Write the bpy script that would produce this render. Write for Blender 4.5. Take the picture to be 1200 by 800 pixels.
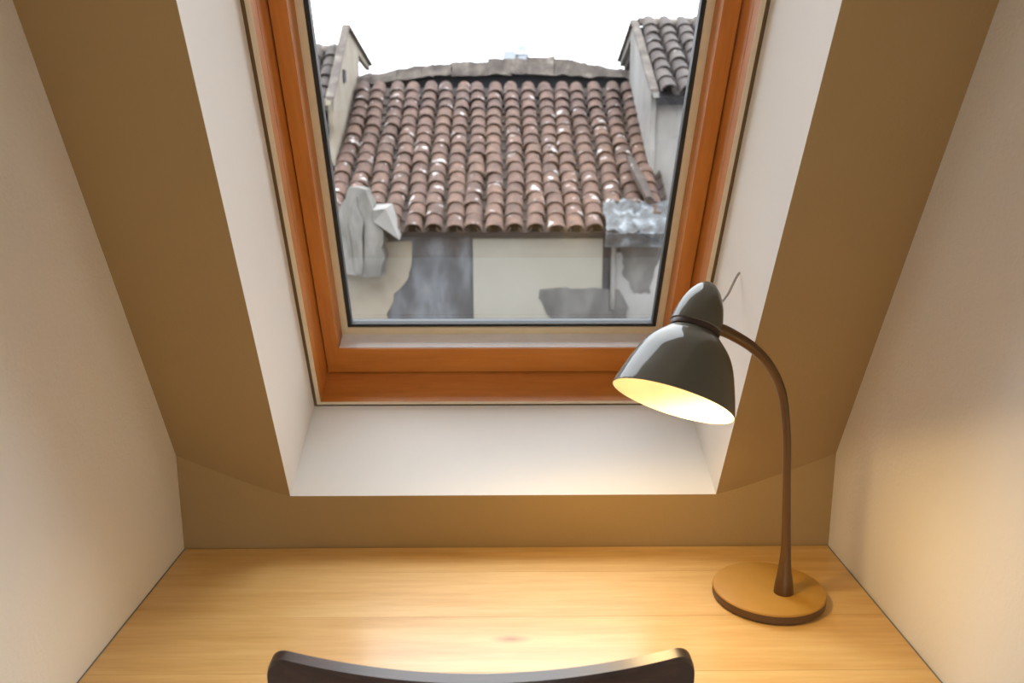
import bpy, bmesh, math, random
from math import sin, cos, tan, radians, pi, sqrt
from mathutils import Vector, Matrix
random.seed(7)
for o in list(bpy.data.objects): bpy.data.objects.remove(o)
SC = bpy.context.scene
COL = SC.collection

# ------------------------------------------------------------ camera
cam_d = bpy.data.cameras.new('camera'); cam = bpy.data.objects.new('camera', cam_d); COL.objects.link(cam)
cam.location = (0, 0, 1.458)
cam.rotation_euler = (radians(90-12.35), 0, radians(-0.67))
cam_d.sensor_width = 36; cam_d.lens = 30; cam_d.clip_start = .02; cam_d.clip_end = 1000
cam_d.dof.use_dof = True; cam_d.dof.focus_distance = 1.35; cam_d.dof.aperture_fstop = 6.3
SC.camera = cam
# ------------------------------------------------------------ view + sky
SC.view_settings.view_transform = 'Standard'; SC.view_settings.look = 'None'
SC.view_settings.gamma = 1; SC.view_settings.use_curve_mapping = False
SC.view_settings.exposure = 1.46
SKY = 1.1
w = bpy.data.worlds.new('world'); SC.world = w; w.use_nodes = True
nt = w.node_tree; nt.nodes.clear()
def wn(t): return nt.nodes.new(t)
wo = wn('ShaderNodeOutputWorld'); bg = wn('ShaderNodeBackground'); tc = wn('ShaderNodeTexCoord')
no = wn('ShaderNodeTexNoise'); no.inputs['Scale'].default_value = 5; no.inputs['Detail'].default_value = 3
mp = wn('ShaderNodeMapping'); mp.inputs['Scale'].default_value = (1, 1, 2.2)
cr = wn('ShaderNodeValToRGB')
cr.color_ramp.elements[0].position = .38; cr.color_ramp.elements[0].color = (.80, .885, .99, 1)
cr.color_ramp.elements[1].position = .60; cr.color_ramp.elements[1].color = (.95, .96, .985, 1)
nt.links.new(tc.outputs['Generated'], mp.inputs['Vector']); nt.links.new(mp.outputs[0], no.inputs['Vector'])
nt.links.new(no.outputs['Fac'], cr.inputs['Fac'])
# overcast sky: brightness grows from horizon to zenith
sp = wn('ShaderNodeSeparateXYZ'); nt.links.new(tc.outputs['Generated'], sp.inputs[0])
mr = wn('ShaderNodeMapRange'); nt.links.new(sp.outputs['Z'], mr.inputs['Value'])
mr.inputs['From Min'].default_value = 0; mr.inputs['From Max'].default_value = 1
mr.inputs['To Min'].default_value = 1.0*SKY; mr.inputs['To Max'].default_value = 3.4*SKY
nt.links.new(cr.outputs[0], bg.inputs['Color']); nt.links.new(mr.outputs[0], bg.inputs['Strength'])
nt.links.new(bg.outputs[0], wo.inputs[0])

def area(name, loc, rot, sx, sy, power, color=(1, 1, 1), portal=False):
    d = bpy.data.lights.new(name, 'AREA'); d.shape = 'RECTANGLE'; d.size = sx; d.size_y = sy; d.energy = power; d.color = color
    if portal: d.cycles.is_portal = True
    o = bpy.data.objects.new(name, d); COL.objects.link(o); o.location = loc; o.rotation_euler = rot
    return o

# ------------------------------------------------------------ helpers
def new_mat(name):
    m = bpy.data.materials.new(name); m.use_nodes = True
    return m, m.node_tree, m.node_tree.nodes['Principled BSDF']
def lk(t, a, b): t.links.new(a, b)
def ramp(t, stops):
    r = t.nodes.new('ShaderNodeValToRGB'); e = r.color_ramp.elements
    while len(e) < len(stops): e.new(.5)
    for k, (p, c) in enumerate(stops): e[k].position = p; e[k].color = (*c, 1)
    return r
def noise(t, scale, detail=4, rough=.55, vec=None, coord='Object', map_scale=None, rot=None):
    tcn = t.nodes.new('ShaderNodeTexCoord'); n = t.nodes.new('ShaderNodeTexNoise')
    n.inputs['Scale'].default_value = scale; n.inputs['Detail'].default_value = detail; n.inputs['Roughness'].default_value = rough
    src = tcn.outputs[coord]
    if map_scale:
        m = t.nodes.new('ShaderNodeMapping'); m.inputs['Scale'].default_value = map_scale
        if rot: m.inputs['Rotation'].default_value = rot
        lk(t, src, m.inputs['Vector']); src = m.outputs[0]
    lk(t, src, n.inputs['Vector'])
    return n
def bump(t, b, h, strength=.2, dist=.002):
    n = t.nodes.new('ShaderNodeBump'); n.inputs['Strength'].default_value = strength; n.inputs['Distance'].default_value = dist
    lk(t, h, n.inputs['Height']); lk(t, n.outputs[0], b.inputs['Normal']); return n

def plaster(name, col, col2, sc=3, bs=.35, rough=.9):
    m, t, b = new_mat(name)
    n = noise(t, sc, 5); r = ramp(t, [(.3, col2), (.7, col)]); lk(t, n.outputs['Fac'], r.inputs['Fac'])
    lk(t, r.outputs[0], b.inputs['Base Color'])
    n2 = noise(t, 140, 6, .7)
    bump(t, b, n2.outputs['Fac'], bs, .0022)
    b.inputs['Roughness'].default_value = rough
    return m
M = {}
M['white_wall'] = plaster('white_wall_plaster', (.87, .855, .815), (.84, .825, .78), 2.5, .5)
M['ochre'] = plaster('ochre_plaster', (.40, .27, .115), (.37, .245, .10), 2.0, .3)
M['lining'] = plaster('reveal_paint', (.90, .885, .84), (.87, .855, .805), 3, .15, .7)
M['ceiling'] = plaster('ceiling_paint', (.75, .72, .66), (.72, .68, .62), 2, .2)
M['floor'] = plaster('floor_boards', (.33, .2, .11), (.26, .15, .08), 4, .1, .5)

def wood(name, c1, c2, c3, axis_scale, sc, rough, coat=0, coat_rough=.2, bs=.08, vary=0):
    m, t, b = new_mat(name)
    n = noise(t, sc, 6, .6, map_scale=axis_scale)
    n2 = noise(t, sc*5, 3, .5, map_scale=axis_scale)
    mx = t.nodes.new('ShaderNodeMath'); mx.operation = 'MULTIPLY_ADD'; mx.inputs[1].default_value = .3
    lk(t, n2.outputs['Fac'], mx.inputs[0]); lk(t, n.outputs['Fac'], mx.inputs[2])
    ms = t.nodes.new('ShaderNodeMath'); ms.operation = 'SUBTRACT'; ms.inputs[1].default_value = .15; lk(t, mx.outputs[0], ms.inputs[0])
    src = ms.outputs[0]
    if vary:
        oi = t.nodes.new('ShaderNodeObjectInfo'); ma = t.nodes.new('ShaderNodeMath'); ma.operation = 'MULTIPLY_ADD'
        ma.inputs[1].default_value = vary; lk(t, oi.outputs['Random'], ma.inputs[0]); lk(t, src, ma.inputs[2])
        mb = t.nodes.new('ShaderNodeMath'); mb.operation = 'SUBTRACT'; mb.inputs[1].default_value = vary/2; lk(t, ma.outputs[0], mb.inputs[0]); src = mb.outputs[0]
    r = ramp(t, [(.28, c1), (.5, c2), (.72, c3)]); lk(t, src, r.inputs['Fac'])
    lk(t, r.outputs[0], b.inputs['Base Color'])
    b.inputs['Roughness'].default_value = rough
    b.inputs['Coat Weight'].default_value = coat; b.inputs['Coat Roughness'].default_value = coat_rough
    bump(t, b, n2.outputs['Fac'], bs, .001)
    return m
M['desk'] = wood('beech_desk', (.60, .345, .105), (.70, .43, .15), (.77, .52, .205), (1.3, 14, 14), 2.2, .42, .55, .2, .05, .10)
# one knot in the third board
t = M['desk'].node_tree; b = t.nodes['Principled BSDF']; old = b.inputs['Base Color'].links[0].from_socket
tcn = t.nodes.new('ShaderNodeTexCoord'); mpn = t.nodes.new('ShaderNodeMapping'); mpn.vector_type = 'POINT'
mpn.inputs['Location'].default_value = (-.012*28, -1.152*75, -.75*40); mpn.inputs['Scale'].default_value = (28, 75, 40)
lk(t, tcn.outputs['Object'], mpn.inputs['Vector']); ln = t.nodes.new('ShaderNodeVectorMath'); ln.operation = 'LENGTH'; lk(t, mpn.outputs[0], ln.inputs[0])
kr = ramp(t, [(.1, (.55, .42, .36)), (1, (1, 1, 1))]); lk(t, ln.outputs['Value'], kr.inputs['Fac'])
mk = t.nodes.new('ShaderNodeMix'); mk.data_type = 'RGBA'; mk.blend_type = 'MULTIPLY'; mk.inputs[0].default_value = 1
lk(t, old, mk.inputs[6]); lk(t, kr.outputs[0], mk.inputs[7]); lk(t, mk.outputs[2], b.inputs['Base Color'])
PC = ((.52, .175, .022), (.62, .225, .032), (.68, .265, .046))
M['pine'] = wood('orange_pine', *PC, (1.5, 12, 12), 3, .42, .25, .22, .05)
M['pine_v'] = wood('orange_pine_upright', *PC, (14, 1.2, 1.2), 3, .45, .2, .3, .05)
M['pine_gloss'] = wood('varnished_pine', *PC, (1.5, 12, 12), 3, .35, 1.0, .13, .03)
M['dark_wood'] = wood('walnut_chair', (.016, .006, .003), (.030, .011, .005), (.055, .021, .009), (2, 14, 14), 3, .5, .3, .25, .05)

def simple(name, col, rough=.5, metal=0, coat=0):
    m, t, b = new_mat(name)
    n = noise(t, 30, 3); r = ramp(t, [(.3, tuple(c*.93 for c in col)), (.7, col)])
    lk(t, n.outputs['Fac'], r.inputs['Fac']); lk(t, r.outputs[0], b.inputs['Base Color'])
    b.inputs['Roughness'].default_value = rough; b.inputs['Metallic'].default_value = metal; b.inputs['Coat Weight'].default_value = coat; b.inputs['Coat Roughness'].default_value = .1
    return m
M['cream'] = simple('cream_bead', (.80, .70, .48), .4)
M['cream_strip'] = simple('cream_strip', (.82, .70, .50), .5)
M['sill_white'] = simple('white_ledge', (.88, .87, .86), .4, 0, 1)
M['groove'] = simple('shadow_groove', (.22, .14, .06), .8)
M['gasket'] = simple('black_rubber', (.018, .022, .024), .5)
M['lamp_paint'] = simple('taupe_lamp_metal', (.085, .078, .054), .6, 0, .7)
M['lamp_paint'].node_tree.nodes['Principled BSDF'].inputs['Specular IOR Level'].default_value = .15
M['lamp_paint'].node_tree.nodes['Principled BSDF'].inputs['Coat Roughness'].default_value = .06
M['base_side_shade'] = simple('shaded_base_edge', (.12, .06, .022), .5)  # side of the base, its shade put into the dark colour
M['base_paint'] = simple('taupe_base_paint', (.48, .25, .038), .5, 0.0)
M['stem_metal'] = simple('bronze_stem', (.12, .065, .025), .3, .5, .2)
M['ring'] = simple('dark_ring', (.05, .03, .022), .4, .4)
M['shade_in'] = simple('white_enamel', (.93, .86, .68), .45)
M['wire'] = simple('grey_wire', (.40, .36, .30), .4, .3)
M['caulk'] = simple('grey_sealant', (.22, .22, .19), .7)
M['white_plastic'] = simple('white_plastic', (.8, .8, .78), .4)
# glass: thin clear pane
m, t, b = new_mat('window_glass'); t.nodes.remove(b)
tr = t.nodes.new('ShaderNodeBsdfTransparent'); tr.inputs[0].default_value = (.97, .98, .975, 1)
gl = t.nodes.new('ShaderNodeBsdfGlossy'); gl.inputs['Roughness'].default_value = .02
fr = t.nodes.new('ShaderNodeFresnel'); fr.inputs[0].default_value = 1.45
mxs = t.nodes.new('ShaderNodeMixShader'); lk(t, fr.outputs[0], mxs.inputs[0]); lk(t, tr.outputs[0], mxs.inputs[1]); lk(t, gl.outputs[0], mxs.inputs[2])
lk(t, mxs.outputs[0], t.nodes['Material Output'].inputs[0]); M['glass'] = m
# bulb
m, t, b = new_mat('lit_bulb'); b.inputs['Emission Color'].default_value = (1, .74, .33, 1); b.inputs['Emission Strength'].default_value = 1.0; M['bulb'] = m

def link(name, me, m, parent=None):
    o = bpy.data.objects.new(name, me); COL.objects.link(o)
    if m is not None and not me.materials: me.materials.append(m)
    if parent is not None: o.parent = parent
    return o
def finish(bm, name, smooth=False, ang=None):
    bmesh.ops.recalc_face_normals(bm, faces=bm.faces)
    me = bpy.data.meshes.new(name); bm.to_mesh(me); bm.free()
    if smooth:
        for p in me.polygons: p.use_smooth = True
        if ang is not None: me.set_sharp_from_angle(angle=radians(ang))
    return me
def obj(name, bm, m, parent=None, smooth=False, ang=None):
    return link(name, finish(bm, name, smooth, ang), m, parent)
def struct(name, bm, m, parent=None, smooth=False, ang=None):
    o = obj(name, bm, m, parent, smooth, ang); o['kind'] = 'structure'; return o
def tag(o, label, cat, group=None):
    o['label'] = label; o['category'] = cat
    if group: o['group'] = group
    return o
def thing(name, label, cat, loc=(0, 0, 0), group=None):
    o = bpy.data.objects.new(name, None); COL.objects.link(o); o.location = loc; o.empty_display_size = .05
    return tag(o, label, cat, group)
def hexa(bm, c8):
    v = [bm.verts.new(c) for c in c8]
    for f in ((0,1,2,3), (7,6,5,4), (0,4,5,1), (1,5,6,2), (2,6,7,3), (3,7,4,0)): bm.faces.new([v[i] for i in f])
def box(bm, x0, x1, y0, y1, z0, z1):
    hexa(bm, [(x0,y0,z0), (x1,y0,z0), (x1,y1,z0), (x0,y1,z0), (x0,y0,z1), (x1,y0,z1), (x1,y1,z1), (x0,y1,z1)])
def prism(bm, poly, fn, a, b):
    """poly: list of 2D points, fn(p, t)->3D; extruded from t=a to t=b"""
    va = [bm.verts.new(fn(p, a)) for p in poly]; vb = [bm.verts.new(fn(p, b)) for p in poly]
    bm.faces.new(va); bm.faces.new(vb[::-1]); n = len(poly)
    for i in range(n): bm.faces.new([va[i], va[(i+1) % n], vb[(i+1) % n], vb[i]])
def bevel(bm, off, seg=2, sharp=30):
    es = [e for e in bm.edges if len(e.link_faces) == 2 and e.calc_face_angle(0) > radians(sharp)]
    bmesh.ops.bevel(bm, geom=es, offset=off, segments=seg, profile=.5, affect='EDGES')
def lathe(bm, prof, n=48, mat=Matrix.Identity(4), cap0=False, cap1=False):
    rings = []
    for (r, z) in prof:
        if r < 1e-6: rings.append([bm.verts.new(mat @ Vector((0, 0, z)))]); continue
        rings.append([bm.verts.new(mat @ Vector((r*cos(2*pi*k/n), r*sin(2*pi*k/n), z))) for k in range(n)])
    for a, b in zip(rings, rings[1:]):
        for k in range(n):
            k2 = (k+1) % n
            if len(a) == 1 and len(b) == 1: continue
            if len(a) == 1: bm.faces.new([a[0], b[k2], b[k]])
            elif len(b) == 1: bm.faces.new([a[k], a[k2], b[0]])
            else: bm.faces.new([a[k], a[k2], b[k2], b[k]])
    if cap0 and len(rings[0]) > 1: bm.faces.new(rings[0])
    if cap1 and len(rings[-1]) > 1: bm.faces.new(rings[-1][::-1])
def catmull(pts, sub=8):
    """pts: list of tuples (any dimension)"""
    P = [pts[0]] + list(pts) + [pts[-1]]; out = []
    for i in range(1, len(P)-2):
        for s in range(sub):
            t = s/sub; a, b, c, d = P[i-1], P[i], P[i+1], P[i+2]
            out.append(tuple(.5*((2*b[k]) + (-a[k]+c[k])*t + (2*a[k]-5*b[k]+4*c[k]-d[k])*t*t + (-a[k]+3*b[k]-3*c[k]+d[k])*t**3) for k in range(len(a))))
    out.append(tuple(pts[-1])); return out
def tube(bm, pts, n=12, flat=1.0):
    """pts (x,y,z,r)"""
    V = [Vector(p[:3]) for p in pts]; rings = []; up = None
    for i, v in enumerate(V):
        tg = (V[min(i+1, len(V)-1)] - V[max(i-1, 0)]).normalized()
        if up is None:
            up = tg.orthogonal().normalized()
        up = (up - tg*up.dot(tg)).normalized(); sd = tg.cross(up)
        rings.append([bm.verts.new(v + (up*cos(2*pi*k/n) + sd*sin(2*pi*k/n)*flat)*pts[i][3]) for k in range(n)])
    for a, b in zip(rings, rings[1:]):
        for k in range(n): bm.faces.new([a[k], a[(k+1) % n], b[(k+1) % n], b[k]])
    bm.faces.new(rings[0][::-1]); bm.faces.new(rings[-1])

# ------------------------------------------------------------ sloped ceiling frame
TH = radians(62.7)
YB = 1.4616; ZB = .851            # where the slope starts on the knee wall
s0 = Vector((0, -cos(TH), sin(TH))); nn = Vector((0, sin(TH), cos(TH))); O = Vector((0, YB, ZB))
DR = .0098
def P(x, v, w): return O + Vector((x, 0, 0)) + s0*v + nn*w           # x is world x
def Q(u, v, w): return P(u + DR*v, v, w)                              # window frame coordinates (slightly skewed)
XL, XR = -.587, .605              # side walls
UL, UR = -.3865, .3905            # opening in the slope
VT = 1.42; VC = (2.35-ZB)/sin(TH)
WD = .24                           # depth of the reveal

# knee wall + slope, one plaster sheet with a soft bend near the side walls
def woff(x):
    if x < UL: tt = (UL-x)/(UL-XL)
    elif x > UR: tt = (x-UR)/(XR-UR)
    else: return 0
    return .036*(tt**1.15)
def sheet(name, m, f, us, vs, parent=None, flip=False):
    bm = bmesh.new(); g = [[bm.verts.new(f(u, v)) for u in us] for v in vs]
    for i in range(len(vs)-1):
        for j in range(len(us)-1): bm.faces.new([g[i][j], g[i][j+1], g[i+1][j+1], g[i+1][j]])
    me = bpy.data.meshes.new(name); bm.to_mesh(me); bm.free()
    for p in me.polygons: p.use_smooth = True
    o = link(name, me, m, parent)
    o['kind'] = 'structure'; return o
def lin(a, b, n): return [a+(b-a)*i/n for i in range(n+1)]
def slope_pt(side):
    def f(t, q):          # t 0 at side wall .. 1 at opening edge ; q 0..1 up the slope
        v_guess = q*VC
        xe = (UL if side < 0 else UR) + DR*v_guess; xw = XL if side < 0 else XR
        x = xw + (xe-xw)*t; ww = .036*((1-t)**1.15)
        v0 = ww*1.9376; v = v0 + (VC + ww*.516 - v0)*q
        return P(x, v, ww)
    return f
bm = bmesh.new()
def add_grid(f, us, vs):
    g = [[bm.verts.new(f(u, v)) for u in us] for v in vs]
    for i in range(len(vs)-1):
        for j in range(len(us)-1): bm.faces.new([g[i][j], g[i][j+1], g[i+1][j+1], g[i+1][j]])
add_grid(slope_pt(-1), lin(0, 1, 12), lin(0, 1, 16)); add_grid(slope_pt(1), lin(0, 1, 12), lin(0, 1, 16))
def top_strip(t, q): 
    v = VT + (VC-VT)*q; return P(UL + DR*v + (UR-UL)*t, v, 0)
add_grid(top_strip, lin(0, 1, 6), lin(0, 1, 2))
def knee(x, q):
    zt = ZB + woff(x)/.4586
    return Vector((x, YB, q*zt))
add_grid(knee, lin(XL, UL, 12) + lin(UL, UR, 8)[1:] + lin(UR, XR, 12)[1:], lin(0, 1, 8))
bmesh.ops.remove_doubles(bm, verts=bm.verts, dist=.0008)
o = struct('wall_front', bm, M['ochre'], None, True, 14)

# reveal (splayless lining) round the opening: four boards perpendicular to the slope
def board(name, m, pts, parent=None):      # pts = 8 corners
    bm = bmesh.new(); hexa(bm, pts); return struct(name, bm, m, parent)
TK = .02
UWL, UWR = -.3835, .3815           # frame outer edge at the window plane
def lining(name, a0, a1, b0, b1, d):
    """a0,a1 at w=0; b0,b1 at w=WD, thickness towards d (du,dv)"""
    p = [Q(*a0, 0), Q(*a1, 0), Q(*b1, WD), Q(*b0, WD)]
    q = [Q(a0[0]+d[0], a0[1]+d[1], 0.004), Q(a1[0]+d[0], a1[1]+d[1], 0.004), Q(b1[0]+d[0], b1[1]+d[1], WD+.02), Q(b0[0]+d[0], b0[1]+d[1], WD+.02)]
    return board(name, M['lining'], p+q)
B0 = -.0045                        # window bottom v
lining('trim_1', (UL, 0), (UR, 0), (UWL, B0), (UWR, B0), (0, -TK))
lining('trim_2', (UL, 0), (UL, VT), (UWL, B0), (UWL, VT), (-TK, 0))
lining('trim_3', (UR, 0), (UR, VT), (UWR, B0), (UWR, VT), (TK, 0))
lining('trim_4', (UL, VT), (UR, VT), (UWL, VT), (UWR, VT), (0, TK))

# ------------------------------------------------------------ roof window
win = bpy.data.objects.new('window_1', None); COL.objects.link(win); win['kind'] = 'structure'
def ring_members(names, m, outer, inner, w0, w1, parent, inner1=None, bev=.0022):
    """four mitred members between rectangle outer and inner (u0,u1,v0,v1) from depth w0 to w1; inner1 = inner rectangle at w1"""
    if inner1 is None: inner1 = inner
    def cor(r): return [(r[0], r[2]), (r[1], r[2]), (r[1], r[3]), (r[0], r[3])]
    oc, ic, jc = cor(outer), cor(inner), cor(inner1); out = []
    for k in range(4):
        k2 = (k+1) % 4; bm = bmesh.new()
        hexa(bm, [Q(*oc[k], w0), Q(*oc[k2], w0), Q(*ic[k2], w0), Q(*ic[k], w0), Q(*oc[k], w1), Q(*oc[k2], w1), Q(*jc[k2], w1), Q(*jc[k], w1)])
        if bev: bevel(bm, bev, 1)
        mm = m[k % 2] if isinstance(m, (list, tuple)) else m
        out.append(obj(names[k % 2], bm, mm, parent))
    return out
VTW = VT
outer = (UWL, UWR, B0, VTW)
def inset(r, l, b, tt=None): return (r[0]+l, r[1]-l, r[2]+b, r[3]-(b if tt is None else tt))
gro = inset(outer, .006, .004)
ring_members(['shadow_gap', 'shadow_gap'], M['groove'], inset(outer, -.004, -.004), gro, WD+.004, WD+.03, win, bev=0)
stp = inset(gro, .008, .0065)
ring_members(['trim_strip', 'trim_strip'], M['cream_strip'], gro, stp, WD, WD+.05, win, bev=.001)
ring_members(['frame_rail', 'frame_stile'], [M['pine_gloss'], M['pine_v']], inset(outer, -.03, -.03), inset(stp, .0006, .0006), WD+.031, WD+.19, win, inner1=inset(stp, .0006, .0006))
ring_members(['frame_lip', 'frame_lip'], [M['pine'], M['pine_v']], inset(gro, .0002, .0002), inset(stp, .0002, .0005), WD+.0015, WD+.04, win, bev=0)
# sash
WS = .328
so = (stp[0]+.003, stp[1]-.003, stp[2]+.004, stp[3]-.004)
si = (so[0]+.028, so[1]-.028, .0735, so[3]-.05)
sash = bpy.data.objects.new('sash', None); COL.objects.link(sash); sash.parent = win
WG = .371
ring_members(['sash_rail', 'sash_stile'], [M['pine'], M['pine_v']], so, si, WS, WG+.03, sash, inner1=inset(si, .003, 0), bev=.0025)
# white aluminium-covered ledge on the bottom rail
bm = bmesh.new(); hexa(bm, [Q(si[0]+.001, si[2]-.004, WS+.003), Q(si[1]-.001, si[2]-.004, WS+.003), Q(si[1]-.001, si[2]+.0015, WS+.003), Q(si[0]+.001, si[2]+.0015, WS+.003),
    Q(si[0]+.003, si[2]-.004, WG+.004), Q(si[1]-.003, si[2]-.004, WG+.004), Q(si[1]-.003, si[2]+.004, WG+.004), Q(si[0]+.003, si[2]+.004, WG+.004)])
obj('ledge', bm, M['sill_white'], sash)
bo = (si[0]+.002, si[1]-.002, si[2]+.002, si[3]-.002)
bi = (bo[0]+.0135, bo[1]-.0135, bo[2]+.0185, bo[3]-.02)
ring_members(['glazing_bead', 'glazing_bead'], M['cream'], bo, bi, WG, WG+.02, sash, bev=.003)
gi = (bi[0]+.008, bi[1]-.008, bi[2]+.007, bi[3]-.008)
ring_members(['gasket', 'gasket'], M['gasket'], bi, gi, WG+.004, WG+.022, sash, bev=0)
bm = bmesh.new(); g2 = inset(gi, -.004, -.004)
bm.faces.new([bm.verts.new(Q(*c, WG+.014)) for c in ((g2[0], g2[2]), (g2[1], g2[2]), (g2[1], g2[3]), (g2[0], g2[3]))])
pane = obj('pane', bm, M['glass'], sash)
pc = Q((g2[0]+g2[1])/2, (g2[2]+g2[3])/2, WG+.05)
area('skylight_portal', pc, (radians(180+90-62.7)-pi, 0, 0), .64, g2[3]-g2[2], 1, portal=True)
pr = bpy.data.objects['skylight_portal']; pr.rotation_mode = 'QUATERNION'; pr.rotation_quaternion = nn.to_track_quat('Z', 'X')  # -Z looks into the room
pr.data.size = g2[3]-g2[2]; pr.data.size_y = .64

# ------------------------------------------------------------ room shell
def side_poly():
    e = .05
    a = Vector((YB, ZB)); 
    pts = [(.25, 0), (YB+.1, 0), (YB+.1, ZB+.05)]
    up = P(0, VC+.05, .10); pts += [(up.y+.0, up.z), (.25, up.z)]
    return pts
bm = bmesh.new(); prism(bm, side_poly(), lambda p, t: (t, p[0], p[1]), XL-.1, XL); struct('wall_left', bm, M['white_wall'])
bm = bmesh.new(); prism(bm, side_poly(), lambda p, t: (t, p[0], p[1]), XR, XR+.1); struct('wall_right', bm, M['white_wall'])
bm = bmesh.new(); box(bm, -2.0, XL-.1, .25, .35, 0, 2.42); box(bm, XR+.1, 2.0, .25, .35, 0, 2.42); struct('trim_5', bm, M['ceiling'])
bm = bmesh.new(); box(bm, -2.0, -1.9, -2.6, .25, 0, 2.42); struct('wall_far_left', bm, M['white_wall'])
bm = bmesh.new(); box(bm, 1.9, 2.0, -2.6, .25, 0, 2.42); struct('wall_far_right', bm, M['white_wall'])
bm = bmesh.new(); box(bm, -2.0, 2.0, -2.7, 1.6, -.1, 0); struct('floor', bm, M['floor'])
sx0, sx1, sy0, sy1 = -1.4, 1.4, -2.1, -.3      # unseen roof window behind the camera, added as daylight fill
bm = bmesh.new(); box(bm, -2.0, 2.0, sy1, P(0, VC, 0).y+.02, 2.35, 2.45); box(bm, -2.0, 2.0, -2.7, sy0, 2.35, 2.45)
box(bm, -2.0, sx0, sy0, sy1, 2.35, 2.45); box(bm, sx1, 2.0, sy0, sy1, 2.35, 2.45); struct('ceiling', bm, M['ceiling'])
w3 = bpy.data.objects.new('fill_window_3', None); COL.objects.link(w3); w3['kind'] = 'structure'
for (a, b_, c, d_) in ((sx0, sx0+.06, sy0, sy1), (sx1-.06, sx1, sy0, sy1), (sx0+.06, sx1-.06, sy0, sy0+.06), (sx0+.06, sx1-.06, sy1-.06, sy1), (-.03, .03, sy0+.06, sy1-.06)):
    bm = bmesh.new(); box(bm, a, b_, c, d_, 2.37, 2.43); obj('frame_member', bm, M['pine'], w3)
bm = bmesh.new(); bm.faces.new([bm.verts.new(c) for c in ((sx0+.05, sy0+.05, 2.4), (sx1-.05, sy0+.05, 2.4), (sx1-.05, sy1-.05, 2.4), (sx0+.05, sy1-.05, 2.4))]); obj('pane', bm, M['glass'], w3)
area('ceiling_portal', ((sx0+sx1)/2, (sy0+sy1)/2, 2.47), (0, 0, 0), sx1-sx0, sy1-sy0, 1, portal=True)
# back wall with an unseen window, added to bring in fill daylight
bm = bmesh.new()
wx0, wx1, wz0, wz1 = -.9, .9, .9, 2.1
box(bm, -2, wx0, -2.7, -2.6, 0, 2.35); box(bm, wx1, 2, -2.7, -2.6, 0, 2.35)
box(bm, wx0, wx1, -2.7, -2.6, 0, wz0); box(bm, wx0, wx1, -2.7, -2.6, wz1, 2.35); struct('wall_back', bm, M['white_wall'])
w2 = bpy.data.objects.new('fill_window_2', None); COL.objects.link(w2); w2['kind'] = 'structure'
for (a, b_, c, d_) in ((wx0, wx0+.06, wz0, wz1), (wx1-.06, wx1, wz0, wz1), (wx0+.06, wx1-.06, wz0, wz0+.06), (wx0+.06, wx1-.06, wz1-.06, wz1), (-.03, .03, wz0+.06, wz1-.06)):
    bm = bmesh.new(); box(bm, a, b_, -2.69, -2.63, c, d_); obj('frame_member', bm, M['pine'], w2)
bm = bmesh.new(); bm.faces.new([bm.verts.new(c) for c in ((wx0+.05, -2.66, wz0+.05), (wx1-.05, -2.66, wz0+.05), (wx1-.05, -2.66, wz1-.05), (wx0+.05, -2.66, wz1-.05))]); obj('pane', bm, M['glass'], w2)
p2 = area('back_portal', (0, -2.72, (wz0+wz1)/2), (radians(90), 0, pi), wx1-wx0, wz1-wz0, 1, portal=True)
p2.rotation_mode = 'QUATERNION'; p2.rotation_quaternion = Vector((0, -1, 0)).to_track_quat('Z', 'Y')

# ------------------------------------------------------------ desk
desk = thing('desk', 'pale beech plank desk top fitted wall to wall under the roof window', 'desk', (0, 1.2, .71))
def child_loc(o, parent): o.parent = parent; o.matrix_parent_inverse = Matrix.Translation(-Vector(parent.location)); return o
edges = [YB-.0035, 1.363, 1.216, 1.069, .925]
for i in range(4):
    bm = bmesh.new(); box(bm, XL+.004, XR-.004, edges[i+1]+.0003, edges[i]-.0003, .71, .75)
    bevel(bm, .0012 if i else .002, 2)
    child_loc(obj('desk_board', bm, M['desk']), desk)
for x0, x1 in ((XL, XL+.03), (XR-.03, XR)):
    bm = bmesh.new(); box(bm, x0, x1, .94, YB-.005, .665, .71); child_loc(obj('batten', bm, M['desk']), desk)
for i, (x0, x1) in enumerate(((XL, XL+.0045), (XR-.0045, XR))):
    bm = bmesh.new(); box(bm, x0, x1, .93, YB, .722, .7485)
    child_loc(obj('sealant_joint', bm, M['caulk']), desk)

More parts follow.
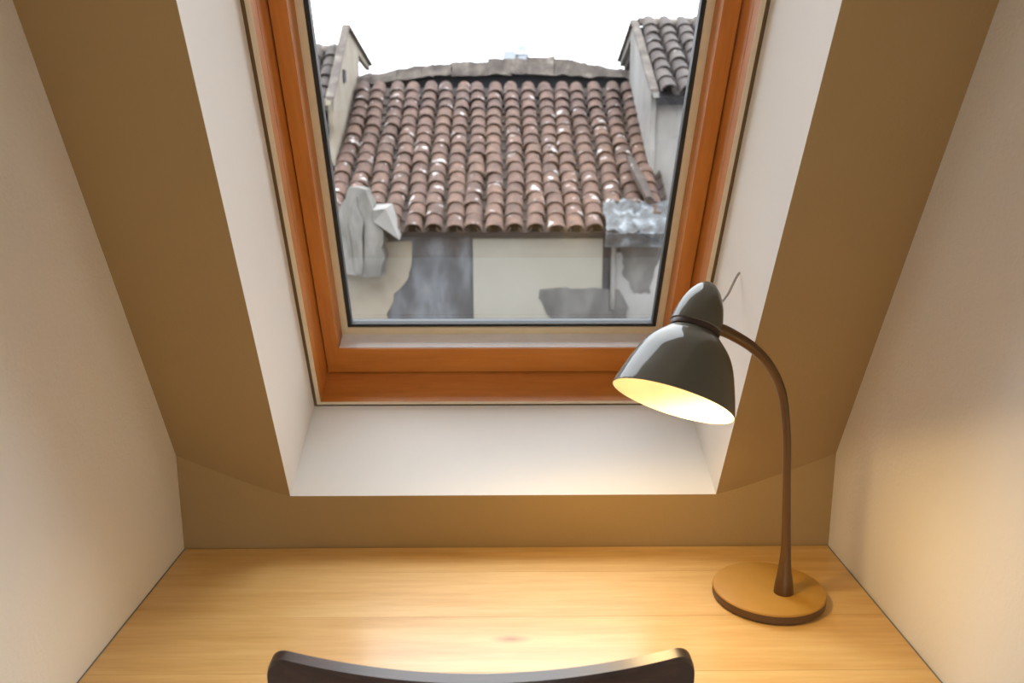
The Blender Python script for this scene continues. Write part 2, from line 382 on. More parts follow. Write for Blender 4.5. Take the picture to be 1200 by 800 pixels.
# ------------------------------------------------------------ chair
def build_chair():
    cx = -.0235
    ch = thing('dining_chair', 'dark walnut chair with a curved top rail, tucked in at the desk', 'chair', (cx, .95, 0))
    HW = .2325; yE, yM = .8505, .797; zt = .93
    def yc(x): return yM + (yE-yM)*(min(1, abs(x)/HW)**1.9)      # far edge of the rail
    T = .0235
    RK = .10                       # rake: y advances as z falls
    def railbody(zhi, zlo, x0, x1, t0, t1, n, round_r=0):
        bm = bmesh.new(); rows = []
        for i in range(n+1):
            x = x0 + (x1-x0)*i/n; y = yc(x)
            zh = zhi
            if round_r:
                dd = HW-abs(x)
                if dd < round_r: zh = zhi - (round_r - sqrt(max(0, round_r**2-(round_r-dd)**2)))
            row = []
            for (yy, zz) in ((t0, zh), (t1, zh), (t1, zlo), (t0, zlo)):
                row.append(bm.verts.new((cx+x, y-yy+(zt-zz)*RK, zz)))
            rows.append(row)
        for a, b in zip(rows, rows[1:]):
            for k in range(4): bm.faces.new([a[k], a[(k+1) % 4], b[(k+1) % 4], b[k]])
        bm.faces.new(rows[0]); bm.faces.new(rows[-1][::-1])
        return bm
    # x samples denser at the ends
    def dense(bm_fn): return bm_fn
    bm = bmesh.new(); xs = []
    rr = .022
    for k in range(8): xs.append(-HW + rr*(1-cos(pi/2*k/8)))
    xs += lin(-HW+rr, HW-rr, 36)
    for k in range(7, -1, -1): xs.append(HW - rr*(1-cos(pi/2*k/8)))
    rows = []
    for x in xs:
        dd = HW-abs(x); zh = zt
        if dd < rr: zh = zt-(rr-sqrt(max(0, rr*rr-(rr-dd)**2)))
        y = yc(x); row = []
        bv = .004
        for (yy, zz) in ((bv*.6, zh), (T-bv, zh), (T, zh-bv), (T, zt-.034), (0, zt-.034), (0, zh-bv*.6)):
            row.append(bm.verts.new((cx+x, y-yy+(zt-zz)*RK, zz)))
        rows.append(row)
    for a, b in zip(rows, rows[1:]):
        for k in range(6): bm.faces.new([a[k], a[(k+1) % 6], b[(k+1) % 6], b[k]])
    bm.faces.new(rows[0]); bm.faces.new(rows[-1][::-1])
    child_loc(obj('top_rail', bm, M['dark_wood'], None, True, 25), ch)
    # stiles
    for s in (-1, 1):
        bm = bmesh.new(); xo, xi = s*HW, s*(HW-.03); y0 = yE
        pts = [(zt-.034, 0), (.45, 0), (.02, -.03)]
        rows = []
        for zz, dy in ((zt-.030, 0), (.62, 0), (.45, .0), (.2, -.035), (0, -.08)):
            w_ = .028
            ya = yc(xo)+(zt-max(zz, .45))*RK+dy; yb = yc(xi)+(zt-max(zz, .45))*RK+dy
            rows.append([bm.verts.new(c) for c in ((cx+xo, ya, zz), (cx+xo, ya-.0235, zz), (cx+xi, yb-.0235, zz), (cx+xi, yb, zz))])
        for a, b in zip(rows, rows[1:]):
            for k in range(4): bm.faces.new([a[k], a[(k+1) % 4], b[(k+1) % 4], b[k]])
        bm.faces.new(rows[0]); bm.faces.new(rows[-1][::-1])
        bevel(bm, .002, 1); child_loc(obj('stile', bm, M['dark_wood']), ch)
    # back panel, lower rail
    bm = railbody(zt-.030, .58, -(HW-.031), HW-.031, .010, .016, 24)
    child_loc(obj('back_panel', bm, M['dark_wood'], None, True, 30), ch)
    bm = railbody(.60, .55, -(HW-.031), HW-.031, 0, .0235, 24)
    child_loc(obj('lower_rail', bm, M['dark_wood'], None, True, 30), ch)
    # seat
    bm = bmesh.new()
    prism(bm, [(-.20, .90), (.20, .90), (.225, 1.30), (-.225, 1.30)], lambda p, t: (cx+p[0], p[1], t), .425, .455)
    bevel(bm, .008, 3); child_loc(obj('seat', bm, M['dark_wood']), ch)
    for s in (-1, 1):
        bm = bmesh.new(); hexa(bm, [(cx+s*.20-.013, 1.25, 0), (cx+s*.20+.013, 1.25, 0), (cx+s*.20+.013, 1.276, 0), (cx+s*.20-.013, 1.276, 0),
            (cx+s*.20-.018, 1.24, .425), (cx+s*.20+.018, 1.24, .425), (cx+s*.20+.018, 1.28, .425), (cx+s*.20-.018, 1.28, .425)])
        child_loc(obj('front_leg', bm, M['dark_wood']), ch)
        bm = bmesh.new(); box(bm, cx+s*.203-.01, cx+s*.203+.01, .88, 1.245, .375, .424); child_loc(obj('side_rail', bm, M['dark_wood']), ch)
build_chair()

# ------------------------------------------------------------ desk lamp
BX, BY = .4345, 1.2715
lamp = thing('desk_lamp', 'taupe metal desk lamp, switched on, on the right of the desk', 'lamp', (BX, BY, .75))
bm = bmesh.new(); R0 = .0895
lathe(bm, [(0, .7640), (R0-.0004, .7640), (R0-.0002, .7660), (R0-.0015, .7678), (R0-.004, .7685), (0, .7685)], 96, Matrix.Translation((BX, BY, 0)))
child_loc(obj('base', bm, M['base_paint'], None, True, 35), lamp)
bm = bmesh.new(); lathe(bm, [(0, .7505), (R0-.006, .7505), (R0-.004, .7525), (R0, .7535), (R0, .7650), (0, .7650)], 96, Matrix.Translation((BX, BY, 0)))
be = child_loc(obj('base_rim', bm, M['base_side_shade'], None, True, 35), lamp); be['label'] = 'side of the round base, shade painted in as dark brown'
SXx, SYy = .4525, 1.2535
path = [(SXx, SYy, .766, .0158), (SXx, SYy, .785, .0142), (SXx-.0005, SYy, .81, .0105), (SXx-.001, SYy, .845, .0080), (.4485, SYy, .90, .0068), (.4446, SYy, .9638, .0064),
        (.4391, 1.2514, 1.0345, .0063), (.4251, 1.243, 1.1026, .0065), (.3992, 1.2279, 1.1492, .0070), (.3665, 1.2099, 1.182, .0078), (.3287, 1.1901, 1.2066, .0085), (.3050, 1.1805, 1.2172, .0088), (.286, 1.183, 1.218, .0080)]
bm = bmesh.new(); tube(bm, catmull(path, 8), 20)
child_loc(obj('arm', bm, M['stem_metal'], None, True, 60), lamp)
# head: all parts turn round the same tilted axis
AX = Vector((-.3365, -.4148, -.8454)).normalized(); P0 = Vector((.2373, 1.1422, 1.1223)); K = 1.19/1000
AP = P0 - AX*(147*K/.973)
zq = AX.to_track_quat('Z', 'Y').to_matrix().to_4x4(); HM = Matrix.Translation(AP) @ zq
def prof(pts, sub=6): return [(max(0, r)*K, z*K/.973) for (r, z) in catmull(pts, sub)]
bm = bmesh.new()
pr_ = prof([(0, -3), (7, -1.5), (13.5, 4), (20, 13), (25.5, 25), (29.5, 40), (31.5, 53)], 5)
pr_ = [(0, pr_[0][1])] + pr_[1:] + [(30.5*K, 54.5*K/.973), (27*K, 54*K/.973)]
lathe(bm, pr_, 64, HM); child_loc(obj('cap', bm, M['lamp_paint'], None, True, 40), lamp)
bm = bmesh.new(); lathe(bm, [(29.5*K, 53*K/.973), (30.5*K, 55*K/.973), (30.2*K, 60*K/.973), (27*K, 61*K/.973)], 64, HM)
child_loc(obj('neck_ring', bm, M['ring'], None, True, 50), lamp)
out = prof([(27.5, 58), (30, 61.5), (37, 68), (47.5, 79), (55.5, 92), (61.5, 107), (67.5, 125), (72, 141), (73.5, 147)], 5)
inn = [(r-1.2*K, z+0) for (r, z) in out[::-1]]
bm = bmesh.new(); lathe(bm, out + [(73.3*K, 148*K/.973), (72.5*K, 147.8*K/.973)], 96, HM)
shade = child_loc(obj('shade', bm, M['lamp_paint'], None, True, 60), lamp)
bm = bmesh.new(); lathe(bm, [(72.5*K, 147.8*K/.973)] + inn, 96, HM, cap1=True)
sl = obj('shade_lining', bm, M['shade_in'], shade, True, 60); sl['label'] = 'white enamelled inside of the shade'
bm = bmesh.new()
lathe(bm, [(0, 60*K), (.014, 60*K), (.014, 78*K), (.020, 86*K), (.026, 98*K), (.0275, 106*K), (.025, 114*K), (.017, 121*K), (0, 124*K)], 32, HM)
bl = child_loc(obj('bulb', bm, M['bulb'], None, True, 60), lamp); bl['label'] = 'glowing warm bulb'
ld = bpy.data.lights.new('bulb_light', 'SPOT'); ld.energy = 1.4; ld.color = (1, .67, .27); ld.shadow_soft_size = .04; ld.spot_size = radians(180); ld.spot_blend = .25
lo = bpy.data.objects.new('bulb_light', ld); COL.objects.link(lo); lo.location = HM @ Vector((0, 0, 157*K)); lo.rotation_mode = 'QUATERNION'; lo.rotation_quaternion = Vector((.15, -.40, -1)).to_track_quat('-Z', 'Y')

# hook on the reveal
bm = bmesh.new()
hp = [(.397, 1.385, 1.268, .0022), (.3905, 1.3862, 1.2685, .0022), (.386, 1.385, 1.2655, .0022), (.378, 1.382, 1.250, .0022), (.369, 1.3796, 1.2324, .0022), (.3493, 1.372, 1.2105, .0022), (.338, 1.368, 1.198, .0022)]
tube(bm, catmull(hp, 5), 8)
tag(obj('wire_hook', bm, M['wire'], None, True, 60), 'thin bent grey wire hook on the white reveal behind the lamp', 'hook')

# ============================================================ outside
def stained(name, stops, sc, bs=.4, ms=(1, 1, 1), detail=7, extra=None):
    m, t, b = new_mat(name); n = noise(t, sc, detail, .62, map_scale=ms)
    r = ramp(t, stops); lk(t, n.outputs['Fac'], r.inputs['Fac'])
    lk(t, r.outputs[0], b.inputs['Base Color']); b.inputs['Roughness'].default_value = .95
    bump(t, b, n.outputs['Fac'], bs, .02); return m
M['sooty'] = stained('sooty_render', [(.34, (.022, .021, .021)), (.46, (.042, .042, .044)), (.56, (.075, .078, .085)), (.68, (.115, .10, .082))], 2.6, .15, ms=(1.3, 1, .6))
M['buff'] = stained('buff_render', [(0.300, (0.110, 0.087, 0.061)), (0.500, (0.161, 0.135, 0.100)), (0.750, (0.187, 0.167, 0.135))], 2.2)
M['beige'] = stained('beige_panel', [(0.300, (0.138, 0.126, 0.100)), (0.600, (0.161, 0.150, 0.124)), (0.800, (0.174, 0.164, 0.138))], 1.2, .1)
M['pale'] = stained('pale_render', [(0.280, (0.064, 0.061, 0.058)), (0.420, (0.123, 0.116, 0.107)), (0.600, (0.161, 0.155, 0.145)), (0.800, (0.184, 0.178, 0.167))], 1.6, ms=(1, 1, .6))
M['grey'] = stained('grey_cement', [(0.300, (0.042, 0.038, 0.036)), (0.500, (0.077, 0.073, 0.064)), (0.700, (0.123, 0.116, 0.107))], 3.5, ms=(1.5, 1, .6))
M['gap_shade'] = stained('painted_gap_shade', [(0.300, (0.008, 0.008, 0.010)), (0.700, (0.015, 0.015, 0.016))], 3)  # shade under eaves and inside gaps put into a near-black colour
M['stone'] = stained('lichen_stone', [(.32, (.028, .022, .018)), (.48, (.052, .041, .034)), (.6, (.078, .064, .052)), (.72, (.16, .145, .125))], 6)
M['patch'] = stained('dark_cement', [(.3, (.030, .028, .026)), (.5, (.055, .051, .047)), (.7, (.09, .085, .078))], 5, .3, ms=(1, 1, .5))
M['zinc'] = stained('zinc_flashing', [(.38, (.026, .027, .028)), (.54, (.055, .061, .064)), (.70, (.17, .185, .20))], 7)
M['lead'] = stained('pale_ledge', [(0.300, (0.129, 0.149, 0.161)), (0.700, (0.187, 0.206, 0.219))], 3)
M['far'] = simple('hazed_far_spire', (.24, .26, .285), .9)  # distance haze put into the pale bluish colour
# roof tile: per-tile tint plus lichen spots
def tile_mat(name, a, b_, c, spots=.67):
    m, t, b = new_mat(name)
    oi = t.nodes.new('ShaderNodeObjectInfo'); r = ramp(t, [(0, tuple(q*.185 for q in a)), (.5, tuple(q*.185 for q in b_)), (1, tuple(q*.185 for q in c))]); lk(t, oi.outputs['Random'], r.inputs['Fac'])
    tcn = t.nodes.new('ShaderNodeTexCoord'); ad = t.nodes.new('ShaderNodeVectorMath'); ad.operation = 'ADD'
    cb = t.nodes.new('ShaderNodeCombineXYZ'); ml = t.nodes.new('ShaderNodeMath'); ml.operation = 'MULTIPLY'; ml.inputs[1].default_value = 37
    lk(t, oi.outputs['Random'], ml.inputs[0]); lk(t, ml.outputs[0], cb.inputs[0]); lk(t, tcn.outputs['Object'], ad.inputs[0]); lk(t, cb.outputs[0], ad.inputs[1])
    n = t.nodes.new('ShaderNodeTexNoise'); n.inputs['Scale'].default_value = 7; n.inputs['Detail'].default_value = 5; lk(t, ad.outputs[0], n.inputs['Vector'])
    rs = ramp(t, [(spots, (0, 0, 0)), (spots+.08, (1, 1, 1))]); lk(t, n.outputs['Fac'], rs.inputs['Fac'])
    n2 = t.nodes.new('ShaderNodeTexNoise'); n2.inputs['Scale'].default_value = 11; n2.inputs['Detail'].default_value = 4; lk(t, ad.outputs[0], n2.inputs['Vector'])
    rg = ramp(t, [(.35, (.55, .55, .55)), (.65, (1.1, 1.1, 1.1))]); lk(t, n2.outputs['Fac'], rg.inputs['Fac'])
    mu = t.nodes.new('ShaderNodeMix'); mu.data_type = 'RGBA'; mu.blend_type = 'MULTIPLY'; mu.inputs[0].default_value = 1
    lk(t, r.outputs[0], mu.inputs[6]); lk(t, rg.outputs[0], mu.inputs[7])
    mi = t.nodes.new('ShaderNodeMix'); mi.data_type = 'RGBA'; mi.inputs[7].default_value = (.27, .25, .24, 1)
    lk(t, rs.outputs[0], mi.inputs[0]); lk(t, mu.outputs[2], mi.inputs[6]); lk(t, mi.outputs[2], b.inputs['Base Color'])
    b.inputs['Roughness'].default_value = .9; bump(t, b, n2.outputs['Fac'], .3, .01)
    return m
M['tile'] = tile_mat('clay_roof_tile', (.25, .125, .085), (.33, .165, .11), (.40, .205, .13), .625)
M['pan'] = tile_mat('dark_channel_tile', (.12, .085, .07), (.16, .11, .09), (.20, .14, .11), .75)  # channel tiles, darker than the cover tiles
M['old_tile'] = tile_mat('mossy_tile', (.15, .105, .085), (.20, .145, .12), (.25, .19, .155), .66)

def tile_mesh(name, r0, r1, L, up=True, th=.014, seg=7):
    """half-round tile along +Y (up the slope); r0 at the low end"""
    bm = bmesh.new(); R = []
    for y, r in ((0, r0), (L, r1)):
        for rr in (r, r-th):
            R.append([bm.verts.new((rr*cos(pi*k/seg), y, (rr*sin(pi*k/seg)*.85)*(1 if up else -1))) for k in range(seg+1)])
    o0, i0, o1, i1 = R
    for k in range(seg):
        bm.faces.new([o0[k], o0[k+1], o1[k+1], o1[k]]); bm.faces.new([i0[k+1], i0[k], i1[k], i1[k+1]])
        bm.faces.new([o0[k+1], o0[k], i0[k], i0[k+1]]); bm.faces.new([o1[k], o1[k+1], i1[k+1], i1[k]])
    for k in (0, seg): bm.faces.new([o0[k], o1[k], i1[k], i0[k]])
    me = finish(bm, name, True, 50); return me
def roof_frame(x0, y0, z0, ang): 
    return Matrix.Translation((x0, y0, z0)) @ Matrix.Rotation(ang, 4, 'X')
house = thing('tiled_house', 'low house across the gap with a clay barrel-tiled roof and stained walls', 'house', (0, 9, -2.5))
HI = Matrix.Translation(-Vector((0, 9, -2.5)))
def hchild(o): o.parent = house; o.matrix_parent_inverse = HI; return o
ANG = math.atan2(2.335-.675, 11.5-8.78)
RX0, RX1 = -1.86, 1.70; NC = 17; PITCH = (RX1-RX0)/NC; NR = 15; LEN = sqrt((2.335-.675)**2+2.72**2); EXP = LEN/NR*.962
cov = tile_mesh('roof_tile', .098, .080, EXP*1.32, True, .010); chn = tile_mesh('channel_tile', .072, .085, EXP*1.25, False)
cov.materials.append(M['tile']); chn.materials.append(M['pan'])
RF = roof_frame(0, 8.78, .675, ANG)
rnd = random.Random(3)
for c in range(NC):
    xc = RX0 + PITCH*(c+.5); wob = rnd.uniform(-.012, .012); ph = rnd.uniform(0, 6)
    for r in range(NR):
        if (c, r) in ((14, 0), (15, 0), (15, 1), (16, 0), (14, 1)): continue     # lost tiles, patched with zinc
        o = bpy.data.objects.new('roof_tile', cov); COL.objects.link(o); hchild(o)
        sag = -.03*sin(pi*(r+.5)/NR)
        o.matrix_basis = Matrix.Identity(4)
        mm = RF @ Matrix.Translation((xc+wob+.012*sin(ph+r*.45)+rnd.uniform(-.009, .009), r*EXP-.02+rnd.uniform(-.014, .014), .045+sag+rnd.uniform(-.004, .006))) @ Matrix.Rotation(radians(-3.2+rnd.uniform(-1.1, 1.1)), 4, 'X') @ Matrix.Rotation(radians(rnd.uniform(-2.5, 2.5)), 4, 'Z')
        o.matrix_basis = mm
for c in range(NC+1):
    xc = RX0 + PITCH*c
    for r in range(NR):
        if c in (14, 15, 16) and r < 2: continue
        o = bpy.data.objects.new('channel_tile', chn); COL.objects.link(o); hchild(o)
        sag = -.03*sin(pi*(r+.5)/NR)
        o.matrix_basis = RF @ Matrix.Translation((xc+rnd.uniform(-.006, .006), r*EXP+.01, .055+sag)) @ Matrix.Rotation(radians(-3), 4, 'X')
def hpart(name, bm, m, label=None, smooth=False, ang=None):
    o = hchild(obj(name, bm, m, None, smooth, ang))
    if label: o['label'] = label
    return o
def slab_on(Mx, x0, x1, y0, y1, z0, z1):
    bm = bmesh.new(); box(bm, x0, x1, y0, y1, z0, z1); bmesh.ops.transform(bm, matrix=Mx, verts=bm.verts); return bm
hpart('roof_deck', slab_on(RF, RX0, RX1, .06, LEN, -.10, -.035), M['gap_shade'])  # near-black deck stands in for the shadow under the eaves
# irregular outline slab on the wall face (x,z polygon)
def rough_poly(pts, amp, step, seed):
    r = random.Random(seed); out = []
    for i, a in enumerate(pts):
        b = pts[(i+1) % len(pts)]; L = sqrt((b[0]-a[0])**2+(b[1]-a[1])**2); n = max(1, int(L/step))
        for k in range(n):
            t = k/n; out.append((a[0]+(b[0]-a[0])*t+r.uniform(-amp, amp), a[1]+(b[1]-a[1])*t+r.uniform(-amp, amp)))
    return out
def wall_slab(pts, y0, y1, amp=0, step=.1, seed=1):
    bm = bmesh.new(); pp = rough_poly(pts, amp, step, seed) if amp else pts
    prism(bm, pp, lambda p, t: (p[0], t, p[1]), y0, y1)
    bmesh.ops.triangulate(bm, faces=[f for f in bm.faces if len(f.verts) > 4]); return bm
bm = bmesh.new(); box(bm, -2.3, 2.3, 9.0, 9.3, -2.5, .72); hpart('wall', bm, M['sooty'], 'soot-blackened rendered wall')
def strip_slab(rows, y0, y1, amp, step, seed):
    """rows: (z, x_left, x_right) from bottom to top, refined and roughened"""
    r = random.Random(seed); R = []
    for a, b in zip(rows, rows[1:]):
        n = max(1, int(abs(b[0]-a[0])/step))
        for k in range(n):
            t = k/n; R.append(tuple(a[i]+(b[i]-a[i])*t for i in range(3)))
    R.append(rows[-1]); bm = bmesh.new(); G = []
    for (z, a, b) in R:
        a += r.uniform(-amp, amp); b += r.uniform(-amp, amp); m = 6
        G.append([[bm.verts.new((a+(b-a)*k/m, y, z+r.uniform(-amp, amp)*.6)) for k in range(m+1)] for y in (y0, y1)])
    for A, B in zip(G, G[1:]):
        for k in range(6):
            bm.faces.new([A[0][k], A[0][k+1], B[0][k+1], B[0][k]]); bm.faces.new([A[1][k+1], A[1][k], B[1][k], B[1][k+1]])
        for k in (0, 6): bm.faces.new([A[0][k], A[1][k], B[1][k], B[0][k]])
    for A in (G[0], G[-1]):
        for k in range(6): bm.faces.new([A[0][k], A[0][k+1], A[1][k+1], A[1][k]])
    return bm
hpart('buff_plaster', strip_slab([(-2.5, -1.95, -1.23), (-.2, -1.95, -1.22), (.0, -1.95, -1.15), (.18, -1.95, -1.0), (.45, -1.95, -.93), (.56, -1.95, -.97)], 8.985, 9.0, .022, .06, 4), M['buff'], 'buff plaster at the left of the wall')
hpart('plaster_panel', wall_slab([(-.305, -2.5), (1.06, -2.5), (1.06, .60), (-.305, .60)], 8.965, 9.0), M['beige'], 'clean beige plaster panel in the middle')
hpart('cement_patch', strip_slab([(-1.2, .62, 1.30), (-.30, .56, 1.33), (-.14, .46, 1.34), (-.02, .40, 1.30), (.05, .38, 1.22), (.075, .62, .98)], 8.955, 8.966, .02, .05, 9), M['patch'], 'dark cement patch at the foot of the panel')
hpart('pale_plaster', strip_slab([(-2.5, 1.15, 2.3), (-.1, 1.16, 2.3), (.45, 1.17, 2.3)], 8.98, 9.0, .015, .08, 6), M['pale'], 'stained pale plaster at the right of the wall')
hpart('grey_patch', strip_slab([(.02, 1.42, 1.56), (.2, 1.30, 1.60), (.40, 1.26, 1.66), (.6, 1.24, 1.72)], 8.972, 8.981, .02, .05, 8), M['patch'], 'dark damp patch under the zinc flashing')
bm = bmesh.new(); tube(bm, [(1.175, 8.93, .66, .028), (1.172, 8.93, .3, .028), (1.17, 8.93, -.15, .028)], 10); hpart('downpipe', bm, M['grey'], None, True, 60)
hpart('dark_slot', wall_slab([(1.065, -.02), (1.13, -.02), (1.14, .60), (1.065, .60)], 8.975, 9.0), M['gap_shade'])
# plastered pier breaking through the eaves at the left, with tapering top
bm = bmesh.new()
pier = [(-1.80, .28), (-1.22, .22), (-1.20, .60), (-1.24, .78), (-1.36, 1.12), (-1.52, 1.16), (-1.62, .95), (-1.72, .66), (-1.82, .50)]
hpart('pier', wall_slab(pier, 8.66, 9.0, .022, .07, 12), M['grey'], 'crumbling grey plastered pier breaking the eaves')
hpart('pier_rib', wall_slab([(-1.50, .27), (-1.42, .27), (-1.40, .8), (-1.45, 1.05), (-1.53, .8)], 8.635, 8.66, .014, .07, 2), M['grey'])
bm = bmesh.new(); hexa(bm, [(-1.29, 8.64, .80), (-1.03, 8.60, .62), (-1.03, 8.85, .66), (-1.30, 8.85, .86), (-1.28, 8.58, .92), (-1.16, 8.60, .93), (-1.12, 8.85, .97), (-1.28, 8.85, .96)])
bevel(bm, .02, 1); hpart('broken_tile', bm, M['pale'], 'white-stained broken tile beside the pier')
# zinc flashing over the lost tiles at the right
def crumple(x0, x1, l0, l1, h, amp, seed, nx=14, ny=8):
    r = random.Random(seed); bm = bmesh.new()
    g = [[bm.verts.new(RF @ Vector((x0+(x1-x0)*i/nx+r.uniform(-amp, amp)*.4, l0+(l1-l0)*j/ny+r.uniform(-amp, amp)*.5, h+r.uniform(-amp, amp)+.014*sin(i*1.6)))) for i in range(nx+1)] for j in range(ny+1)]
    for j in range(ny):
        for i in range(nx): bm.faces.new([g[j][i], g[j][i+1], g[j+1][i+1], g[j+1][i]])
    res = bmesh.ops.extrude_face_region(bm, geom=bm.faces[:]); vs = [v for v in res['geom'] if isinstance(v, bmesh.types.BMVert)]
    bmesh.ops.translate(bm, verts=vs, vec=(0, .01, -.02)); return bm
hpart('flashing', crumple(1.06, 1.80, -.14, .42, .11, .028, 5), M['zinc'], 'crumpled pale zinc flashing over the right end of the eaves', True, 40)
bm = bmesh.new(); 
hexa(bm, [RF @ Vector(c) for c in ((1.05, -.15, -.07), (1.82, -.15, -.07), (1.82, -.11, -.07), (1.05, -.11, -.07), (1.05, -.15, .10), (1.82, -.15, .10), (1.82, -.11, .10), (1.05, -.11, .10))])
hpart('eaves_apron', bm, M['zinc'])
bm = bmesh.new(); a = RF @ Vector((1.42, 1.15, .17)); b_ = RF @ Vector((1.53, .30, .19))
tube(bm, [(*a, .035), (*((a+b_)/2), .055), (*b_, .04)], 7, 1.6); hpart('mortar_hip', bm, M['old_tile'], None, True, 60)
# ridge: gap shade as a near-black slab and arched rubble coping
def interp(x, tab):
    for (a, fa), (b, fb) in zip(tab, tab[1:]):
        if x <= b: return fa + (fb-fa)*max(0, (x-a))/(b-a)
    return tab[-1][1]
def zr(x): return interp(x, [(-2.0, 2.44), (-1.5, 2.53), (-.75, 2.62), (.1, 2.68), (.7, 2.69), (1.1, 2.63), (1.48, 2.565), (1.7, 2.51)])
def zb(x): return interp(x, [(-2.0, 2.31), (-1.3, 2.41), (-.75, 2.46), (.6, 2.47), (1.7, 2.42)])
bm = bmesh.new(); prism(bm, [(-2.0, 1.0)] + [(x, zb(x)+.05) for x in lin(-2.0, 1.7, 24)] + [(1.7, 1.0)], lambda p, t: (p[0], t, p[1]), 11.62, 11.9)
bmesh.ops.triangulate(bm, faces=[f for f in bm.faces if len(f.verts) > 4]); hpart('ridge_recess', bm, M['gap_shade'])
rr_ = random.Random(11); x = -1.95
while x < 1.62:
    w_ = rr_.uniform(.15, .36); x2 = min(x+w_+.01, 1.68); d1 = rr_.uniform(-.012, .012); bm = bmesh.new()
    zt0, zt1 = zr(x)+d1, zr(x2)+d1+rr_.uniform(-.01, .01); b0, b1 = zb(x), zb(x2)
    hexa(bm, [(x, 11.50, b0), (x2, 11.50, b1), (x2, 11.95, b1), (x, 11.95, b0), (x+.002, 11.60, zt0-.01), (x2-.002, 11.60, zt1-.01), (x2-.002, 11.85, zt1), (x+.002, 11.85, zt0)])
    bmesh.ops.subdivide_edges(bm, edges=bm.edges[:], cuts=2, use_grid_fill=True)
    for v in bm.verts: v.co += Vector([rr_.uniform(-.016, .016) for _ in range(3)])
    hpart('coping_stone', bm, M['stone'], None, True, 45); x += w_
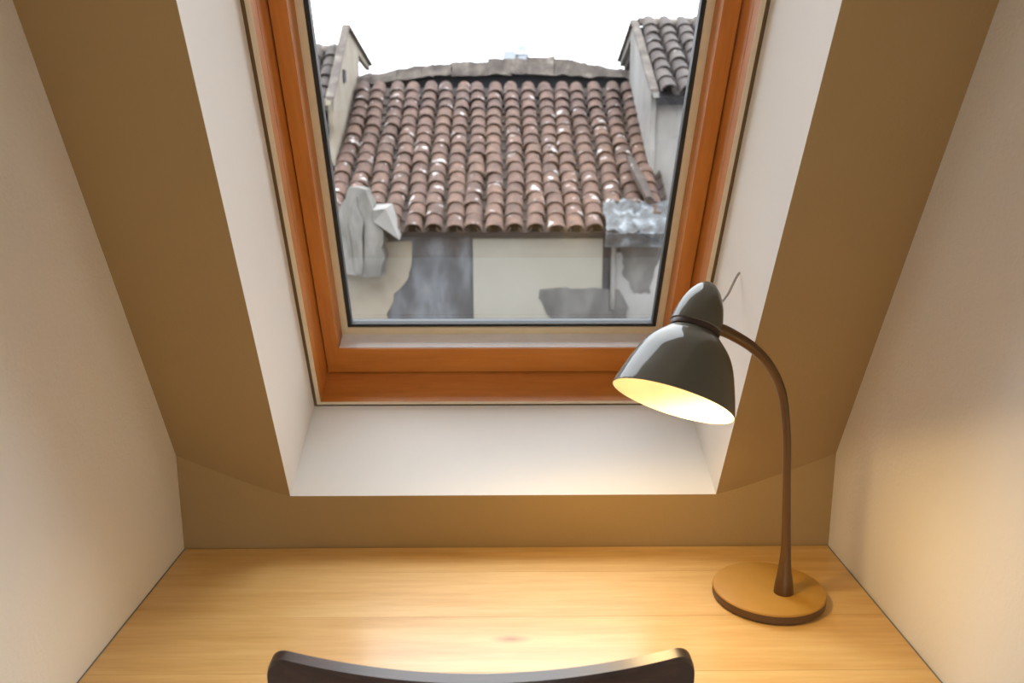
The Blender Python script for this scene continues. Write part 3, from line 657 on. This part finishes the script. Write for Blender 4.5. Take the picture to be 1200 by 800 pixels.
# gable houses at either side
def gable(name, label, xf, side, ya, za, ye1, ze1, ye0, ze0, lat, wallmat, length, parapet, ridge_drop):
    """gable face in plane x=xf; apex (ya,za); far eave (ye1,ze1); near eave (ye0,ze0); body runs away on `side`"""
    g = thing(name, label, 'house', (xf+side*length/2, ya, -2.5)); gi_ = Matrix.Translation(-Vector(g.location))
    def part(n, bm, m, sm=False, lab=None):
        o = obj(n, bm, m, None, sm, 40); o.parent = g; o.matrix_parent_inverse = gi_
        if lab: o['label'] = lab
        return o
    yw0, yw1 = ye0+.14, ye1-.95*lat
    def zl(y, off=0):    # roof line height
        if y > ya: return za + (ze1-za)*(y-ya)/(ye1-ya) + off
        return za + (ze0-za)*(ya-y)/(ya-ye0) + off
    # gable wall
    bm = bmesh.new()
    poly = [(yw0, -2.5), (yw1, -2.5), (yw1, zl(yw1, -.10)), (ye1, ze1-.06), (ye1-.0, ze1), (ya, za), (ye0, ze0), (ye0, ze0-.06), (yw0, zl(yw0, -.08))]
    prism(bm, rough_poly(poly, .008, .15, 3), lambda p, t: (t, p[0], p[1]), xf, xf+side*.06)
    bmesh.ops.triangulate(bm, faces=[f for f in bm.faces if len(f.verts) > 4]); part('gable_wall', bm, wallmat)
    # body
    bm = bmesh.new(); x1 = xf+side*.055; x2 = xf+side*length
    box(bm, min(x1, x2), max(x1, x2), yw0+.05, yw1-.05, -2.5, min(zl(yw0), zl(yw1))-ridge_drop-.12); part('wall', bm, wallmat)
    # roof deck + tiles on the near slope
    ang = math.atan2(za-ze0, ya-ye0); Ls = sqrt((za-ze0)**2+(ya-ye0)**2)
    xa = xf+side*.055
    mx = Matrix.Translation((0, ye0, ze0-ridge_drop)) @ Matrix.Rotation(ang, 4, 'X')
    bm = bmesh.new(); box(bm, min(xa, x2), max(xa, x2), 0, Ls, -.12, -.03); bmesh.ops.transform(bm, matrix=mx, verts=bm.verts); part('roof_deck', bm, M['gap_shade'])
    angb = math.atan2(za-ze1, ye1-ya); Lb = sqrt((za-ze1)**2+(ya-ye1)**2)
    bm = bmesh.new(); box(bm, min(xa, x2), max(xa, x2), 0, Lb, -.12, -.03)
    bmesh.ops.transform(bm, matrix=Matrix.Translation((0, ye1, ze1-ridge_drop)) @ Matrix.Scale(-1, 4, (0, 1, 0)) @ Matrix.Rotation(angb, 4, 'X'), verts=bm.verts); part('far_roof_deck', bm, M['old_tile'])
    nr = max(3, int(Ls/.21)); ex = Ls/nr; ncol = int((length-.2)/.21)
    me = tile_mesh('roof_tile', .094, .078, ex*1.3); me.materials.append(M['old_tile'])
    me2 = tile_mesh('channel_tile', .072, .085, ex*1.25, False); me2.materials.append(M['pan'])
    for c in range(ncol):
        for r in range(nr):
            xx = xa+side*.21*(c+.5)
            o = bpy.data.objects.new('roof_tile', me); COL.objects.link(o); o.parent = g; o.matrix_parent_inverse = gi_
            o.matrix_basis = mx @ Matrix.Translation((xx+rnd.uniform(-.01, .01), r*ex-.02, .04+rnd.uniform(-.004, .01))) @ Matrix.Rotation(radians(-4), 4, 'X') @ Matrix.Rotation(radians(rnd.uniform(-3, 3)), 4, 'Z')
            o = bpy.data.objects.new('channel_tile', me2); COL.objects.link(o); o.parent = g; o.matrix_parent_inverse = gi_
            o.matrix_basis = mx @ Matrix.Translation((xx+side*.105, r*ex, .05)) @ Matrix.Rotation(radians(-3), 4, 'X')
    rt = tile_mesh('ridge_tile', .105, .095, .33); rt.materials.append(M['stone'])
    nrt = int((length-.2)/.28)
    for k in range(nrt):
        o = bpy.data.objects.new('ridge_tile', rt); COL.objects.link(o); o.parent = g; o.matrix_parent_inverse = gi_
        o.matrix_basis = Matrix.Translation((xa+side*(.28*k), ya, za-ridge_drop-.01+rnd.uniform(-.008, .012))) @ Matrix.Rotation(-side*pi/2, 4, 'Z')
    # verge capping on the gable
    for (p, q) in (((ye0, ze0), (ya, za)), ((ye1, ze1), (ya, za))):
        bm = bmesh.new(); lo_, hi_ = min(xf-side*.04, xf+side*.05), max(xf-side*.04, xf+side*.05)
        dy, dz = q[0]-p[0], q[1]-p[1]
        hexa(bm, [(lo_, p[0], p[1]), (hi_, p[0], p[1]), (hi_, q[0], q[1]), (lo_, q[0], q[1]), (lo_, p[0], p[1]+.03), (hi_, p[0], p[1]+.03), (hi_, q[0], q[1]+.03), (lo_, q[0], q[1]+.03)])
        part('verge', bm, M['stone'])
    return g, part
gL, partL = gable('gable_house', 'neighbouring house at the left with a pointed pale gable and small opening', -1.88, -1, 10.95, 2.97, 12.75, 2.69, 9.75, 2.05, 1, M['buff'], 2.6, True, .29)
bm = bmesh.new(); box(bm, -1.885, -1.86, 10.55, 10.68, 2.30, 2.44); partL('opening', bm, M['gap_shade'], lab='small dark hole in the gable')
gR, partR = gable('gable_house', 'taller neighbouring house at the right with a weathered grey gable wall', 1.64, 1, 11.15, 3.06, 12.35, 2.71, 9.55, 2.12, 1, M['pale'], 3.0, True, .03)
# pale ledge at the foot of the view, right
bm = bmesh.new(); box(bm, .72, 2.4, 8.35, 8.7, -.62, -.225); bevel(bm, .02, 1); hpart('ledge', bm, M['lead'], 'pale blue-grey metal ledge at the foot of the wall')
bm = bmesh.new(); box(bm, -2.4, .72, 8.5, 8.9, -.62, -.315); hpart('gutter', bm, M['lead'])
# courtyard ground
bm = bmesh.new(); box(bm, -30, 30, 1.8, 200, -2.7, -2.5); struct('ground', bm, M['grey'])
# far spire
bm = bmesh.new(); cxs = 3.465
lathe(bm, [(1.1, -2), (1.1, 17.6), (1.3, 17.8), (.75, 18.3), (.7, 19.2), (.25, 19.6), (.12, 21.6), (0, 22.2)], 10, Matrix.Translation((cxs, 150, 0)), cap0=True)
box(bm, cxs-3.2, cxs-1.1, 149, 151, -2, 18.3)
tag(obj('church_spire', bm, M['far']), 'spire coloured pale for haze on the skyline above the tiled roof', 'spire')
